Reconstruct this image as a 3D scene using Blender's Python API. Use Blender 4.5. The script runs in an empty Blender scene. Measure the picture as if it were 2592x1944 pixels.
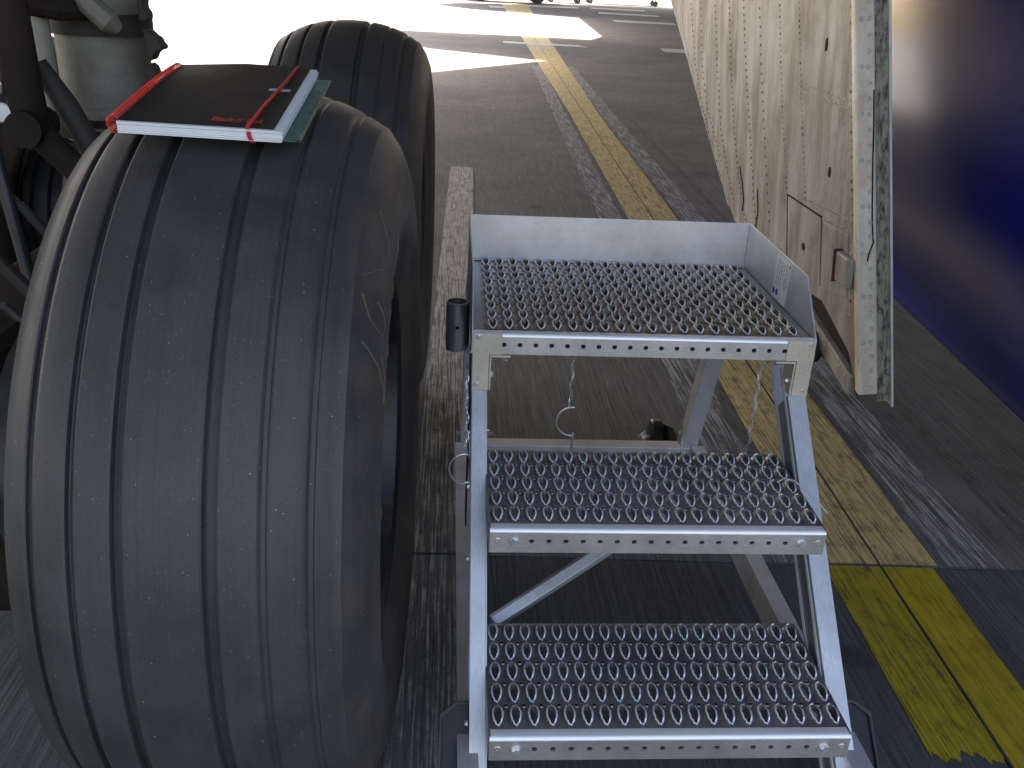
import bpy, bmesh, math, random
from mathutils import Vector, Matrix
random.seed(7)
R = math.radians
sc = bpy.context.scene
col = sc.collection

# ------------------------------------------------------------------ camera, sky, sun, exposure
cam_d = bpy.data.cameras.new('camera'); cam = bpy.data.objects.new('camera', cam_d); col.objects.link(cam)
cam_d.sensor_width = 36.0; cam_d.lens = 33.04; cam_d.clip_start = 0.02; cam_d.clip_end = 2000
pitch, yaw, roll = 0.41343, 0.07914, 0.05182
fw = Vector((math.sin(yaw)*math.cos(pitch), math.cos(yaw)*math.cos(pitch), -math.sin(pitch)))
rt = Vector((math.cos(yaw), -math.sin(yaw), 0)); up = rt.cross(fw)
r2 = rt*math.cos(roll) + up*math.sin(roll); u2 = up*math.cos(roll) - rt*math.sin(roll)
M = Matrix((r2, u2, -fw)).transposed().to_4x4(); M.translation = Vector((-0.0851, -1.1532, 1.3778))
cam.matrix_world = M
sc.camera = cam

SUN_EL, SUN_ROT = R(52), R(-22)          # rotation measured from +Y towards +X
S = Vector((math.sin(SUN_ROT)*math.cos(SUN_EL), math.cos(SUN_ROT)*math.cos(SUN_EL), math.sin(SUN_EL)))
w = bpy.data.worlds.new('World'); sc.world = w; w.use_nodes = True
wn = w.node_tree.nodes; wl = w.node_tree.links
sky = wn.new('ShaderNodeTexSky'); sky.sky_type = 'NISHITA'; sky.sun_disc = False
sky.sun_elevation = SUN_EL; sky.sun_rotation = SUN_ROT; sky.air_density = 1.0; sky.dust_density = 3.0; sky.ozone_density = 0.6
wb = wn.new('ShaderNodeMix'); wb.data_type = 'RGBA'; wb.blend_type = 'MULTIPLY'; wb.inputs[0].default_value = 1.0; wb.inputs[7].default_value = (1.14, 1.0, .875, 1)   # camera white balance
wl.new(sky.outputs[0], wb.inputs[6]); wl.new(wb.outputs[2], wn['Background'].inputs[0]); wn['Background'].inputs[1].default_value = 0.12
sun_d = bpy.data.lights.new('sun', 'SUN'); sun = bpy.data.objects.new('sun', sun_d); col.objects.link(sun)
sun_d.energy = 4.0; sun_d.angle = R(0.6); sun_d.color = (1.0, .95, .86)
sun.rotation_euler = S.to_track_quat('Z', 'Y').to_euler(); sun.location = (0, 0, 30)
vs = sc.view_settings; vs.view_transform = 'Standard'; vs.look = 'None'; vs.gamma = 1; vs.exposure = 2.5

# ------------------------------------------------------------------ mesh helpers
class MB:
    def __init__(s): s.v = []; s.f = []; s.m = []; s.mi = 0
    def add(s, vs_, fs):
        o = len(s.v); s.v += [tuple(p) for p in vs_]
        for f in fs: s.f.append([i+o for i in f]); s.m.append(s.mi)
    def box(s, x0, x1, y0, y1, z0, z1):
        s.add([(x, y, z) for x in (x0, x1) for y in (y0, y1) for z in (z0, z1)],
              [(0, 1, 3, 2), (4, 6, 7, 5), (0, 4, 5, 1), (2, 3, 7, 6), (0, 2, 6, 4), (1, 5, 7, 3)])
    def obox(s, c, ax, h):
        c = Vector(c); a = [Vector(k).normalized()*q for k, q in zip(ax, h)]
        if a[0].cross(a[1]).dot(a[2]) < 0: a[2] = -a[2]
        s.add([c + a[0]*i + a[1]*j + a[2]*k for i in (-1, 1) for j in (-1, 1) for k in (-1, 1)],
              [(0, 1, 3, 2), (4, 6, 7, 5), (0, 4, 5, 1), (2, 3, 7, 6), (0, 2, 6, 4), (1, 5, 7, 3)])
    def beam(s, p, q, side, hw, hd):
        p = Vector(p); q = Vector(q); L = q-p; sd = Vector(side); sd = (sd - L*(sd.dot(L)/L.length_squared)).normalized()
        s.obox((p+q)/2, (L, sd, L.cross(sd)), (L.length/2, hw, hd))
    def tube(s, pts, r, n=10, caps=True, closed=False):
        pts = [Vector(p) for p in pts]; N = len(pts); rr = r if isinstance(r, (list, tuple)) else [r]*N
        ref = None; ring = []
        for i, p in enumerate(pts):
            a = pts[(i-1) % N] if closed or i > 0 else p; b = pts[(i+1) % N] if closed or i < N-1 else p
            t = (b-a).normalized()
            if ref is None: ref = t.orthogonal().normalized()
            ref = (ref - t*ref.dot(t)).normalized(); bi = t.cross(ref)
            ring.append([p + (ref*math.cos(2*math.pi*k/n) + bi*math.sin(2*math.pi*k/n))*rr[i] for k in range(n)])
        vs_ = [q for g in ring for q in g]; fs = []
        for i in range(N if closed else N-1):
            j = (i+1) % N
            for k in range(n): fs.append((i*n+k, i*n+(k+1) % n, j*n+(k+1) % n, j*n+k))
        if caps and not closed: fs += [tuple(range(n))[::-1], tuple((N-1)*n+k for k in range(n))]
        s.add(vs_, fs)
    def lathe(s, prof, n, axis='X', c=(0, 0, 0), zmin=None, close=False):
        vs_ = []; P = len(prof)
        for k in range(n):
            t = 2*math.pi*k/n
            for (x, r) in prof:
                a, b = r*math.cos(t), r*math.sin(t)
                q = {'X': [x, a, b], 'Y': [a, x, -b], 'Z': [a, b, x]}[axis]
                if axis == 'Z': q = [a, b, x]
                q = [q[i]+c[i] for i in range(3)]
                if zmin is not None and q[2] < zmin: q[2] = zmin
                vs_.append(q)
        fs = []
        for k in range(n):
            j = (k+1) % n
            for i in range(P-1 if not close else P):
                i2 = (i+1) % P
                fs.append((k*P+i, k*P+i2, j*P+i2, j*P+i))
        s.add(vs_, fs)
    def prism(s, poly, axes, o, t0, t1):
        """poly (u,v) in plane axes[0],axes[1] at o, extruded along axes[2] from t0 to t1"""
        o = Vector(o); a, b, c = [Vector(k) for k in axes]; n = len(poly)
        vs_ = [o+a*u+b*v+c*t0 for u, v in poly] + [o+a*u+b*v+c*t1 for u, v in poly]
        fs = [tuple(range(n))[::-1], tuple(range(n, 2*n))] + [(i, (i+1) % n, n+(i+1) % n, n+i) for i in range(n)]
        s.add(vs_, fs)
    def hex(s, c, axis, r, h, n=6):
        ax = Vector(axis).normalized(); a = ax.orthogonal().normalized(); b = ax.cross(a); c = Vector(c)
        vs_ = []
        for hh, rr in ((0, r), (h*.85, r), (h, r*.85)):
            vs_ += [c + ax*hh + (a*math.cos(2*math.pi*k/n)+b*math.sin(2*math.pi*k/n))*rr for k in range(n)]
        fs = []
        for i in range(2):
            for k in range(n): fs.append((i*n+k, i*n+(k+1) % n, (i+1)*n+(k+1) % n, (i+1)*n+k))
        fs.append(tuple(2*n+k for k in range(n)))
        s.add(vs_, fs)
    def build(s, name, mats, parent=None, bevel=0, smooth=30, off=None, seg=2):
        if not isinstance(mats, (list, tuple)): mats = [mats]
        if off is None and parent is not None and parent.type == 'MESH': off = Vector(parent.get('base_off', (0, 0, 0)))
        if off is None: off = parent.location if (parent is not None and parent.type == 'EMPTY' and parent.get('world_parts')) else Vector((0, 0, 0))
        me = bpy.data.meshes.new(name)
        me.from_pydata([(v[0]-off[0], v[1]-off[1], v[2]-off[2]) for v in s.v], [], s.f)
        for m_ in mats: me.materials.append(m_)
        me.polygons.foreach_set('material_index', s.m)
        bm = bmesh.new(); bm.from_mesh(me)
        bmesh.ops.recalc_face_normals(bm, faces=bm.faces)
        if bevel:
            es = [e for e in bm.edges if len(e.link_faces) == 2 and e.calc_face_angle() > R(35)]
            bmesh.ops.bevel(bm, geom=es, offset=bevel, segments=seg, affect='EDGES', profile=.5, clamp_overlap=True)
        bm.to_mesh(me); bm.free()
        if bevel and smooth == 30: smooth = 0
        if smooth:
            me.polygons.foreach_set('use_smooth', [True]*len(me.polygons)); me.set_sharp_from_angle(angle=R(smooth))
        ob = bpy.data.objects.new(name, me); col.objects.link(ob)
        ob['base_off'] = list(off)
        if parent is not None: ob.parent = parent
        return ob

def thing(name, label, cat, loc=(0, 0, 0), group=None, world_parts=True):
    o = bpy.data.objects.new(name, None); col.objects.link(o); o.location = loc; o.empty_display_size = .1
    o['label'] = label; o['category'] = cat
    if group: o['group'] = group
    if world_parts: o['world_parts'] = True
    return o
def share(ob, parent, name=None):
    c = ob.copy(); col.objects.link(c); c.parent = parent
    return c
def tag(o, label, cat, group=None):
    o['label'] = label; o['category'] = cat
    if group: o['group'] = group
    return o

# ------------------------------------------------------------------ materials
class NT:
    def __init__(s, name):
        s.m = bpy.data.materials.new(name); s.m.use_nodes = True; s.t = s.m.node_tree; s.b = s.t.nodes['Principled BSDF']
    def n(s, ty, **kw):
        x = s.t.nodes.new('ShaderNode'+ty)
        for k, v in kw.items(): setattr(x, k, v)
        return x
    def l(s, a, b): s.t.links.new(a, b)
    def pos(s, scale=(1, 1, 1), rotz=0, obj=False):
        mp = s.n('Mapping'); mp.inputs['Scale'].default_value = scale; mp.inputs['Rotation'].default_value = (0, 0, rotz)
        src = s.n('TexCoord').outputs['Object'] if obj else s.n('NewGeometry').outputs['Position']
        s.l(src, mp.inputs['Vector']); return mp.outputs[0]
    def noise(s, vec, scale, detail=4, rough=.55):
        x = s.n('TexNoise'); x.inputs['Scale'].default_value = scale; x.inputs['Detail'].default_value = detail; x.inputs['Roughness'].default_value = rough
        s.l(vec, x.inputs['Vector']); return x.outputs[0]
    def ramp(s, fac, stops):
        x = s.n('ValToRGB'); e = x.color_ramp.elements
        while len(e) < len(stops): e.new(.5)
        for k, (p, c) in zip(e, stops):
            k.position = p; k.color = (c, c, c, 1) if isinstance(c, (int, float)) else (*c, 1)
        s.l(fac, x.inputs[0]); return x.outputs[0]
    def mix(s, fac, a, b, mode='MIX'):
        x = s.n('Mix', data_type='RGBA', blend_type=mode)
        for i, q in ((0, fac), (6, a), (7, b)):
            if hasattr(q, 'is_linked'): s.l(q, x.inputs[i])
            elif isinstance(q, (int, float)): x.inputs[i].default_value = q if i == 0 else (q, q, q, 1)
            else: x.inputs[i].default_value = (*q, 1)
        return x.outputs[2]
    def math(s, op, a, b=0.5, clamp=False):
        x = s.n('Math', operation=op, use_clamp=clamp)
        for i, q in ((0, a), (1, b)):
            if hasattr(q, 'is_linked'): s.l(q, x.inputs[i])
            else: x.inputs[i].default_value = q
        return x.outputs[0]
    def bump(s, h, strength=.2, dist=.002):
        x = s.n('Bump'); x.inputs['Strength'].default_value = strength; x.inputs['Distance'].default_value = dist
        s.l(h, x.inputs['Height']); s.l(x.outputs[0], s.b.inputs['Normal'])
    def set(s, base=None, rough=None, metal=None, **kw):
        for k, q in (('Base Color', base), ('Roughness', rough), ('Metallic', metal)):
            if q is None: continue
            if hasattr(q, 'is_linked'): s.l(q, s.b.inputs[k])
            elif k == 'Base Color': s.b.inputs[k].default_value = (*q, 1)
            else: s.b.inputs[k].default_value = q
        for k, q in kw.items(): s.b.inputs[k.replace('_', ' ')].default_value = q
        return s.m

def simple(name, base, rough, metal=0, var=.25, scale=20, **kw):
    t = NT(name); n_ = t.noise(t.pos(obj=False), scale)
    c = t.ramp(n_, [(.3, tuple(k*(1-var) for k in base)), (.7, tuple(min(1, k*(1+var)) for k in base))])
    rr = t.math('MULTIPLY_ADD', n_, .2); rr.node.inputs[2].default_value = rough-.1
    return t.set(c, rr, metal, **kw)

AP_ROT = -0.037        # apron joints run a little to the right of straight ahead
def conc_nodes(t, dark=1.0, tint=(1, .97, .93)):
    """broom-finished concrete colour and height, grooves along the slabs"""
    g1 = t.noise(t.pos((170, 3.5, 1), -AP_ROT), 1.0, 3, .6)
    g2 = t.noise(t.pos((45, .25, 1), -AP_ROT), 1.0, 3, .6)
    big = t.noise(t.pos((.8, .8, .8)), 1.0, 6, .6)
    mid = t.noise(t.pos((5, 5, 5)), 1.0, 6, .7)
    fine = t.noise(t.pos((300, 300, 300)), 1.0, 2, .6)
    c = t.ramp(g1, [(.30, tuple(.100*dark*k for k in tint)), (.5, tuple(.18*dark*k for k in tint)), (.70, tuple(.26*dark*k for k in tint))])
    c = t.mix(.8, c, t.ramp(g2, [(.3, .82), (.7, 1.12)]), 'MULTIPLY')
    c = t.mix(1, c, t.ramp(big, [(.3, .7), (.7, 1.2)]), 'MULTIPLY')
    c = t.mix(1, c, t.ramp(mid, [(.28, .72), (.45, 1.0), (.8, 1.1)]), 'MULTIPLY')
    vo = t.n('TexVoronoi'); vo.inputs['Scale'].default_value = 2.3; vo.inputs['Randomness'].default_value = 1.0; t.l(t.pos((1, 1, 1)), vo.inputs['Vector'])
    c = t.mix(t.ramp(t.math('ADD', vo.outputs['Distance'], t.math('MULTIPLY', mid, .25)), [(.17, .6), (.24, 0.0)]), c, tuple(.05*dark*k for k in tint))   # oil drips
    sp = t.noise(t.pos((130, 130, 130)), 1.0, 2, .5)
    c = t.mix(.8, c, t.ramp(sp, [(.30, .6), (.42, 1.0), (.62, 1.0), (.72, 1.35)]), 'MULTIPLY')                    # aggregate
    c = t.mix(.6, c, t.ramp(fine, [(.3, .7), (.7, 1.3)]), 'MULTIPLY')
    h = t.math('ADD', g1, t.math('MULTIPLY', fine, .4))
    return c, h, g1, g2, mid, big

def concrete(name, dark=1.0, tint=(1, .97, .93)):
    t = NT(name); c, h, *_ = conc_nodes(t, dark, tint); t.bump(h, .55, .003)
    return t.set(c, .82)
CONC = concrete('concrete_broomed', 1.0)
CONC_DARK = concrete('concrete_dark', .62, (.97, .98, 1.0))  # darker, cooler concrete tone for the near slabs and base sheet

def paint(name, col_a, col_b, keep, dark=1.0, streak=.5, cdark=1.0, fade=None, tint=(1, .97, .93), grain=.9):
    """worn paint: keep = share of paint that is left"""
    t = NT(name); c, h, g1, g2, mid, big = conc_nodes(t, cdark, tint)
    chip = t.noise(t.pos((26, 9, 5), -AP_ROT), 1.0, 6, .7)
    m_ = t.math('ADD', t.math('MULTIPLY', g1, streak), t.math('MULTIPLY', chip, 1-streak))
    if fade:        # wear grows along the line from fade[1] back to fade[0]
        sp = t.n('SeparateXYZ'); t.l(t.n('NewGeometry').outputs['Position'], sp.inputs[0])
        mr = t.n('MapRange', interpolation_type='SMOOTHSTEP'); t.l(sp.outputs[1], mr.inputs[0])
        for k, q in enumerate((fade[0], fade[1], fade[2], 0.0)): mr.inputs[k+1].default_value = q
        m_ = t.math('SUBTRACT', m_, mr.outputs[0])
    mask = t.ramp(m_, [(max(0, .62-keep*.5-.05), 0.0), (.62-keep*.5+.05, 1.0)])
    pc = t.mix(t.ramp(mid, [(.35, 0.0), (.65, 1.0)]), tuple(k*dark for k in col_a), tuple(k*dark for k in col_b))
    pc = t.mix(grain, pc, t.ramp(g1, [(.40, .40), (.54, 1.12)]), 'MULTIPLY')
    pc = t.mix(grain*.9, pc, t.ramp(t.noise(t.pos((30, 12, 8), -AP_ROT), 1.0, 7, .75), [(.38, .30), (.50, 1.0)]), 'MULTIPLY')
    base = t.mix(mask, c, pc)
    hh = t.math('ADD', h, t.math('MULTIPLY', mask, .5)); t.bump(hh, .5, .003)
    return t.set(base, t.ramp(mask, [(0, .85), (1, .6)]))
YEL = paint('yellow_paint_worn', (.78, .62, .28), (.68, .53, .22), .50, streak=.62, grain=.8)
YEL_NEAR = paint('yellow_paint_near', (.52, .42, .012), (.40, .31, .02), .46, streak=.25, cdark=.45, tint=(.97, .98, 1.0), grain=.65)  # stronger yellow: fresher paint, plus a light difference put into the colour
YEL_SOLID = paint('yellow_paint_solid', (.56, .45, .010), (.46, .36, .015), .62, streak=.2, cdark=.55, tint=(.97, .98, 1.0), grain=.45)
WHITE_WORN = paint('white_paint_scuffed', (.52, .52, .54), (.36, .36, .39), .20, streak=.75)
WHITE_OLD = paint('white_paint_dirty', (.50, .47, .42), (.40, .38, .35), .46, streak=.6, fade=(.2, 4.6, .17))
WHITE_NEW = paint('white_paint_clean', (.8, .8, .8), (.74, .74, .75), .9)
RUBBERED = paint('rubber_stain', (.03, .03, .033), (.05, .05, .05), .18, streak=.5)

def rubber():
    t = NT('tyre_rubber'); p = t.pos(obj=True)
    n_ = t.noise(p, 14, 5); f = t.noise(p, 240, 3)
    c = t.ramp(n_, [(.3, (.039, .0365, .0375)), (.7, (.058, .0545, .0555))])
    c = t.mix(.5, c, t.ramp(f, [(.3, .8), (.7, 1.2)]), 'MULTIPLY')
    sx_ = t.n('SeparateXYZ'); t.l(t.n('TexCoord').outputs['Object'], sx_.inputs[0])
    dm = t.math('MULTIPLY', t.ramp(sx_.outputs[0], [(.185, 0.0), (.215, 1.0)]), t.ramp(t.noise(p, 9, 6, .7), [(.40, 0.0), (.68, .75)]))
    c = t.mix(dm, c, (.115, .085, .062))
    # fine lines round the tread and pale specks of grit
    cl = t.noise(t.pos((420, 3, 3), obj=True), 1.0, 2)
    c = t.mix(.5, c, t.ramp(cl, [(.35, .85), (.65, 1.15)]), 'MULTIPLY')
    for sc_, thr, cc in ((95, .045, (.34, .27, .20)), (60, .035, (.40, .36, .30)), (33, .02, (.45, .33, .06)), (150, .07, (.17, .14, .12))):
        v = t.n('TexVoronoi'); v.inputs['Scale'].default_value = sc_; t.l(p, v.inputs['Vector'])
        gate = t.noise(p, sc_*.35, 1)
        mk = t.math('MULTIPLY', t.ramp(v.outputs['Distance'], [(thr, 1.0), (thr*1.6, 0.0)]), t.ramp(gate, [(.47, 0.0), (.53, 1.0)]))
        c = t.mix(mk, c, cc)
    t.bump(t.math('ADD', f, t.math('MULTIPLY', cl, .6)), .18, .001)
    return t.set(c, t.ramp(n_, [(.3, .46), (.7, .6)]), 0, Specular_IOR_Level=.45)
RUB = rubber()
CHALK = simple('chalk', (.12, .088, .058), .9)

def metal(name, base, rough, streak=(1, 1, 1), amt=.2, smudge=.25, mt=1.0):
    t = NT(name); p = t.pos(streak, obj=False)
    b = t.noise(p, 60, 4); s_ = t.noise(t.pos(obj=False), 7, 5, .6)
    c = t.ramp(b, [(.3, tuple(k*(1-amt) for k in base)), (.7, tuple(min(1, k*(1+amt*.6)) for k in base))])
    c = t.mix(1, c, t.ramp(s_, [(.25, 1-smudge), (.6, 1.0)]), 'MULTIPLY')
    rr = t.math('ADD', t.math('MULTIPLY', s_, .22), t.math('MULTIPLY', b, .1)); rr = t.math('ADD', rr, rough-.16)
    t.bump(b, .05, .0006)
    return t.set(c, rr, mt)
ALU = metal('aluminium_mill', (.80, .80, .82), .46, (6, 1, 1), .10, .3, mt=.55)
ALU_EDGE = metal('aluminium_front_edge', (.70, .67, .635), .48, (1, 6, 6), .14, mt=.8)
ALU_SHEET = metal('aluminium_sheet', (.80, .80, .82), .42, (1, 4, 1), .05, mt=.85)
ALU_DULL = metal('aluminium_dull', (.42, .42, .44), .45, (4, 1, 1), .1, mt=.85)
TREAD = metal('tread_steel', (.40, .39, .395), .42, (1, 1, 1), .12, .3, mt=.85)
TREAD_WARM = metal('deck_steel_warm_tint', (.40, .345, .295), .40, (1, 1, 1), .15, .4, mt=.85)  # browner than the treads: warm ground reflection put into the colour
LIP = metal('tread_lip_glint', (1.0, 1.0, 1.0), .34, (1, 1, 1), .02, .03, mt=.3)  # whiter than the tread, so the lip glints sit in the colour
PLATE = metal('corner_plate_raw', (.80, .725, .60), .46, (3, 3, 3), .1, mt=.6)
ZINC = metal('zinc_bolt', (.80, .81, .79), .3, (1, 1, 1), .1, .15, mt=.7)
STEEL_DK = metal('dark_steel', (.13, .125, .12), .5, (1, 1, 1), .3, .3)
BLACK = simple('black_plastic', (.018, .018, .02), .45)
HOLE = simple('black_recess', (.008, .008, .008), .9)
BEIGE = simple('underside_beam_tan', (.55, .36, .18), .55)  # aluminium bars coloured tan to imitate a warm reflection

def grimy(name, base, grime, rough=.5, amt=1.0, metal_=0, cloud=.7):
    t = NT(name)
    st = t.noise(t.pos((9, 1.6, 9), obj=True), 1.0, 6, .62)      # object Y runs up the panel
    fl = t.noise(t.pos((5, 4, 5), obj=True), 1.0, 7, .7)
    sp = t.noise(t.pos((60, 60, 60), obj=True), 1.0, 3, .6)
    vl = t.noise(t.pos((22, 1.2, 22), obj=True), 1.0, 5, .6)
    c = t.mix(t.ramp(st, [(.38, .75*amt), (.62, 0.0)]), base, grime)
    c = t.mix(t.ramp(fl, [(.52, 0.0), (.75, cloud*amt)]), c, tuple(k*.75 for k in grime))
    c = t.mix(.55, c, t.ramp(vl, [(.28, .80), (.55, 1.04)]), 'MULTIPLY')
    c = t.mix(.5, c, t.ramp(sp, [(.25, .7), (.5, 1.05)]), 'MULTIPLY')
    t.bump(fl, .12, .004)
    return t.set(c, t.ramp(fl, [(.3, rough-.12), (.7, rough+.15)]), metal_)
DOOR = grimy('door_inner_skin', (.47, .455, .43), (.20, .165, .12), .5, 1.15)
DOOR_EDGE = grimy('door_edge_cream', (.90, .82, .66), (.60, .40, .27), .42, .7)
def seal_mat():
    t = NT('door_seal_grimed')
    a = t.noise(t.pos((70, 6, 70), obj=True), 1.0, 7, .75); y = t.noise(t.pos((14, 3, 14), obj=True), 1.0, 4, .6)
    c = t.mix(t.ramp(a, [(.44, 0.0), (.60, 1.0)]), (.37, .34, .25), (.045, .04, .034))
    c = t.mix(t.ramp(y, [(.64, 0.0), (.70, 1.0)]), c, (.42, .37, .03))
    t.bump(a, .4, .004); return t.set(c, .5)
SEAL = seal_mat()
DOOR_WHITE = simple('door_rim_white', (.72, .71, .68), .4, 0, .12)
RIVET = simple('rivet_grey', (.13, .115, .09), .45, 0, .3, 90)
RIVET_L = simple('rivet_pale', (.60, .57, .50), .4, 0, .25, 90)
BROWNBLK = simple('brown_shaded', (.024, .017, .013), .8, 0, .4, 9, Specular_IOR_Level=.2)  # brown parts, darkened in colour to stand for deep shade
STRUT = grimy('strut_paint', (.21, .197, .16), (.085, .07, .05), .5, .8, 0, .4)
STRUT_DK = simple('strut_shaded', (.030, .025, .021), .7, 0, .4, 9)  # darker copy of the strut colour, for gear parts in shade
BRAKE = simple('brake_metal', (.06, .06, .063), .5, .6, .4, 14)
GAP_WHITE = simple('sunlit_gap_white', (.75, .74, .7), .4, 0, .1)
CREAM = simple('cream_paint', (.42, .39, .33), .5, 0, .25, 6)
def blue_mat():
    t = NT('blue_gloss_paint'); n_ = t.noise(t.pos((6, 6, .8)), 1.0, 3, .5); d = t.noise(t.pos((30, 30, 30)), 1.0, 4)
    c = t.ramp(d, [(.2, (.002, .014, .25)), (.8, (.003, .017, .29))])
    return t.set((.0025, .0155, .27), .19, 0, Specular_IOR_Level=.75)
BLUE = blue_mat()
SHADE_PLATE = simple('shade_plate_grey', (.17, .155, .14), .5, 0, .15, 2)

# ------------------------------------------------------------------ ground: apron slabs and markings
ap_o = Vector((1.062, .842, 0)); cu, su = math.cos(AP_ROT), math.sin(AP_ROT)
EU = Vector((cu, su, 0)); EV = Vector((-su, cu, 0))
def ap(u, v, z=0): return ap_o + EU*u + EV*v + Vector((0, 0, z))
b = MB(); b.add([(-600, -600, -.024), (600, -600, -.024), (600, 900, -.024), (-600, 900, -.024)], [(0, 1, 2, 3)])
apron = b.build('apron_ground', CONC_DARK, smooth=0); apron['kind'] = 'structure'
US = [-27.0, -20.25, -13.5, -6.75, 0, 6.75, 13.5, 20.25, 27.0]; VS = [-8.5, 0, 8.5, 19.6, 28, 36.5, 45, 53.5, 62, 70.5]
for i in range(len(US)-1):
    for j in range(len(VS)-1):
        b = MB(); g = .003
        u0, u1, v0, v1 = US[i]+g, US[i+1]-g, VS[j]+g, VS[j+1]-g
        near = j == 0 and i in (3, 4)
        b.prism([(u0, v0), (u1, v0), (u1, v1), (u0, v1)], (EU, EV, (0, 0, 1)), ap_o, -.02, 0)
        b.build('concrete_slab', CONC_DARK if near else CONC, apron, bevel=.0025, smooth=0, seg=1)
def strip(name, mat_, u0, u1, v0, v1, z=.003, du=0, rag=0, n=1):
    """painted sheet on the slabs; rag = ragged end"""
    b = MB()
    for k in range(n):
        a, c = v0+(v1-v0)*k/n, v0+(v1-v0)*(k+1)/n
        s0, s1 = du*k/n, du*(k+1)/n
        j = lambda: random.uniform(-rag, rag)
        b.add([ap(u0+s0+j(), a, z), ap(u1+s0+j(), a, z), ap(u1+s1+j(), c, z), ap(u0+s1+j(), c, z)], [(0, 1, 2, 3)])
    return b.build(name, mat_, apron, smooth=0)
g = .0055
for (v0, v1) in ((g, 8.5-g), (8.5+g, 19.6-g), (19.6+g, 28-g), (28+g, 36.5-g), (36.5+g, 45-g)):
    far = max(0, v0-8)*.012; far2 = max(0, v1-8)*.012
    for s_ in (-1, 1):
        b = MB(); uo0, uo1 = .155+far, .155+far2
        sh0, sh1 = max(0, v0-17)*.004, max(0, v1-17)*.004
        b.add([ap(s_*.004, v0, .003), ap(s_*uo0+sh0, v0, .003), ap(s_*uo1+sh1, v1, .003), ap(s_*.004, v1, .003)], [(0, 1, 2, 3)])
        b.build('yellow_line', YEL, apron, smooth=0)
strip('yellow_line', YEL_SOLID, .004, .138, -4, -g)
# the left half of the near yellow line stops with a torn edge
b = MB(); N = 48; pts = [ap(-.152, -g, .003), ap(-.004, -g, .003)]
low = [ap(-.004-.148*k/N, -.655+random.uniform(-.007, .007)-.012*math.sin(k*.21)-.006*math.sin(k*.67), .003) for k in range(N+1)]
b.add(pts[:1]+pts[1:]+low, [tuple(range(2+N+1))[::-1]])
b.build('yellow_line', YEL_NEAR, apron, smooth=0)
for (v0, v1) in ((g, 8.5-g), (8.5+g, 14)):
    strip('white_band', WHITE_WORN, -.345, -.20, v0, v1, .002)
    strip('white_band', WHITE_WORN, .185, .335, v0, v1, .002)
    strip('rubber_mark', RUBBERED, -.20, -.157, v0, v1, .0015)
strip('rubber_mark', RUBBERED, .45, .49, -4, 8.4, .0015)
# short white guide line beside the steps
for (v0, v1) in ((-3, -g), (g, 5.2)):
    b = MB()
    def gx(y): return -.190 + .0205*y
    y0, y1 = ap_o.y+v0+.04, ap_o.y+v1+.04
    if v1 > 0: y1 = 6.04
    b.add([(gx(y0), y0, .003), (gx(y0)+.172, y0, .003), (gx(y1)+.172, y1, .003), (gx(y1), y1, .003)], [(0, 1, 2, 3)])
    b.build('white_guide_line', WHITE_OLD, apron, smooth=0)
# white stop bars far out
for q in ([(4.31, 19.06), (7.2, 18.9), (7.4, 19.9), (4.43, 20.15)], [(5.30, 31.8), (7.34, 31.7), (7.54, 33.1), (5.46, 33.4)],
          [(5.7, 38.2), (8.1, 38.0), (8.3, 39.6), (5.97, 40.3)], [(6.2, 44.0), (8.55, 43.7), (8.9, 45.5), (6.34, 45.6)],
          [(3.1, 42.5), (5.5, 43.4), (5.8, 45.2), (3.29, 45)], [(1.47, 39.4), (2.5, 39.1), (2.6, 40.9), (1.47, 41.7)],
          [(1.02, 19.55), (2.75, 19.35), (2.65, 19.9), (1.02, 20.1)]):
    b = MB(); b.add([(x, y, .006) for x, y in q], [(0, 1, 2, 3)]); b.build('white_bar', WHITE_NEW, apron, smooth=0)

# ------------------------------------------------------------------ unseen plates for the aircraft overhead, cut to shape the shade on the stand
H = 3.7
def over(pts, h=H): return [(x + S.x/S.z*h, y + S.y/S.z*h) for x, y in pts]
shade_plates = thing('aircraft_shade_plates', 'unseen grey plates for the parked aircraft underside, cut to shade the stand', 'aircraft', (0, 6, H))
for nm, pts, h in (
        ('belly_shade_plate', [(-10, -4), (26, -4), (26, 15.74), (1.55, 15.74), (-10, -.95)], H),
        ('flap_shade_plate', [(1.55, 15.745), (26, 15.745), (26, 22), (3.17, 21.95), (1.71, 22.17), (-1.8, 22.2), (-2.6, 21.2), (-.49, 17.3)], H),
        ('wing_shade_plate', [(3.175, 21.96), (26, 22.01), (26, 34), (4.35, 33.74), (3.66, 23.5)], H),
        ('wing_shade_plate', [(.77, 36.6), (4.35, 33.75), (26, 34.01), (26, 52), (11.4, 51.0), (7.7, 50.4), (4.4, 47.2), (2.2, 44.6), (.3, 43.5), (-.8, 40)], H)):
    b = MB(); b.prism(over(pts, h), ((1, 0, 0), (0, 1, 0), (0, 0, 1)), (0, 0, h), 0, .05); b.build(nm, SHADE_PLATE, shade_plates, smooth=0)
b = MB(); b.prism([(-9, -6), (-1.15, -6), (-1.15, -.72), (-9, -.72)], ((1, 0, 0), (0, 1, 0), (0, 0, 1)), (0, 0, H), 0, .05); b.build('belly_shade_plate', SHADE_PLATE, shade_plates, smooth=0)  # extra unseen plate, added to darken the landing gear side

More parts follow.
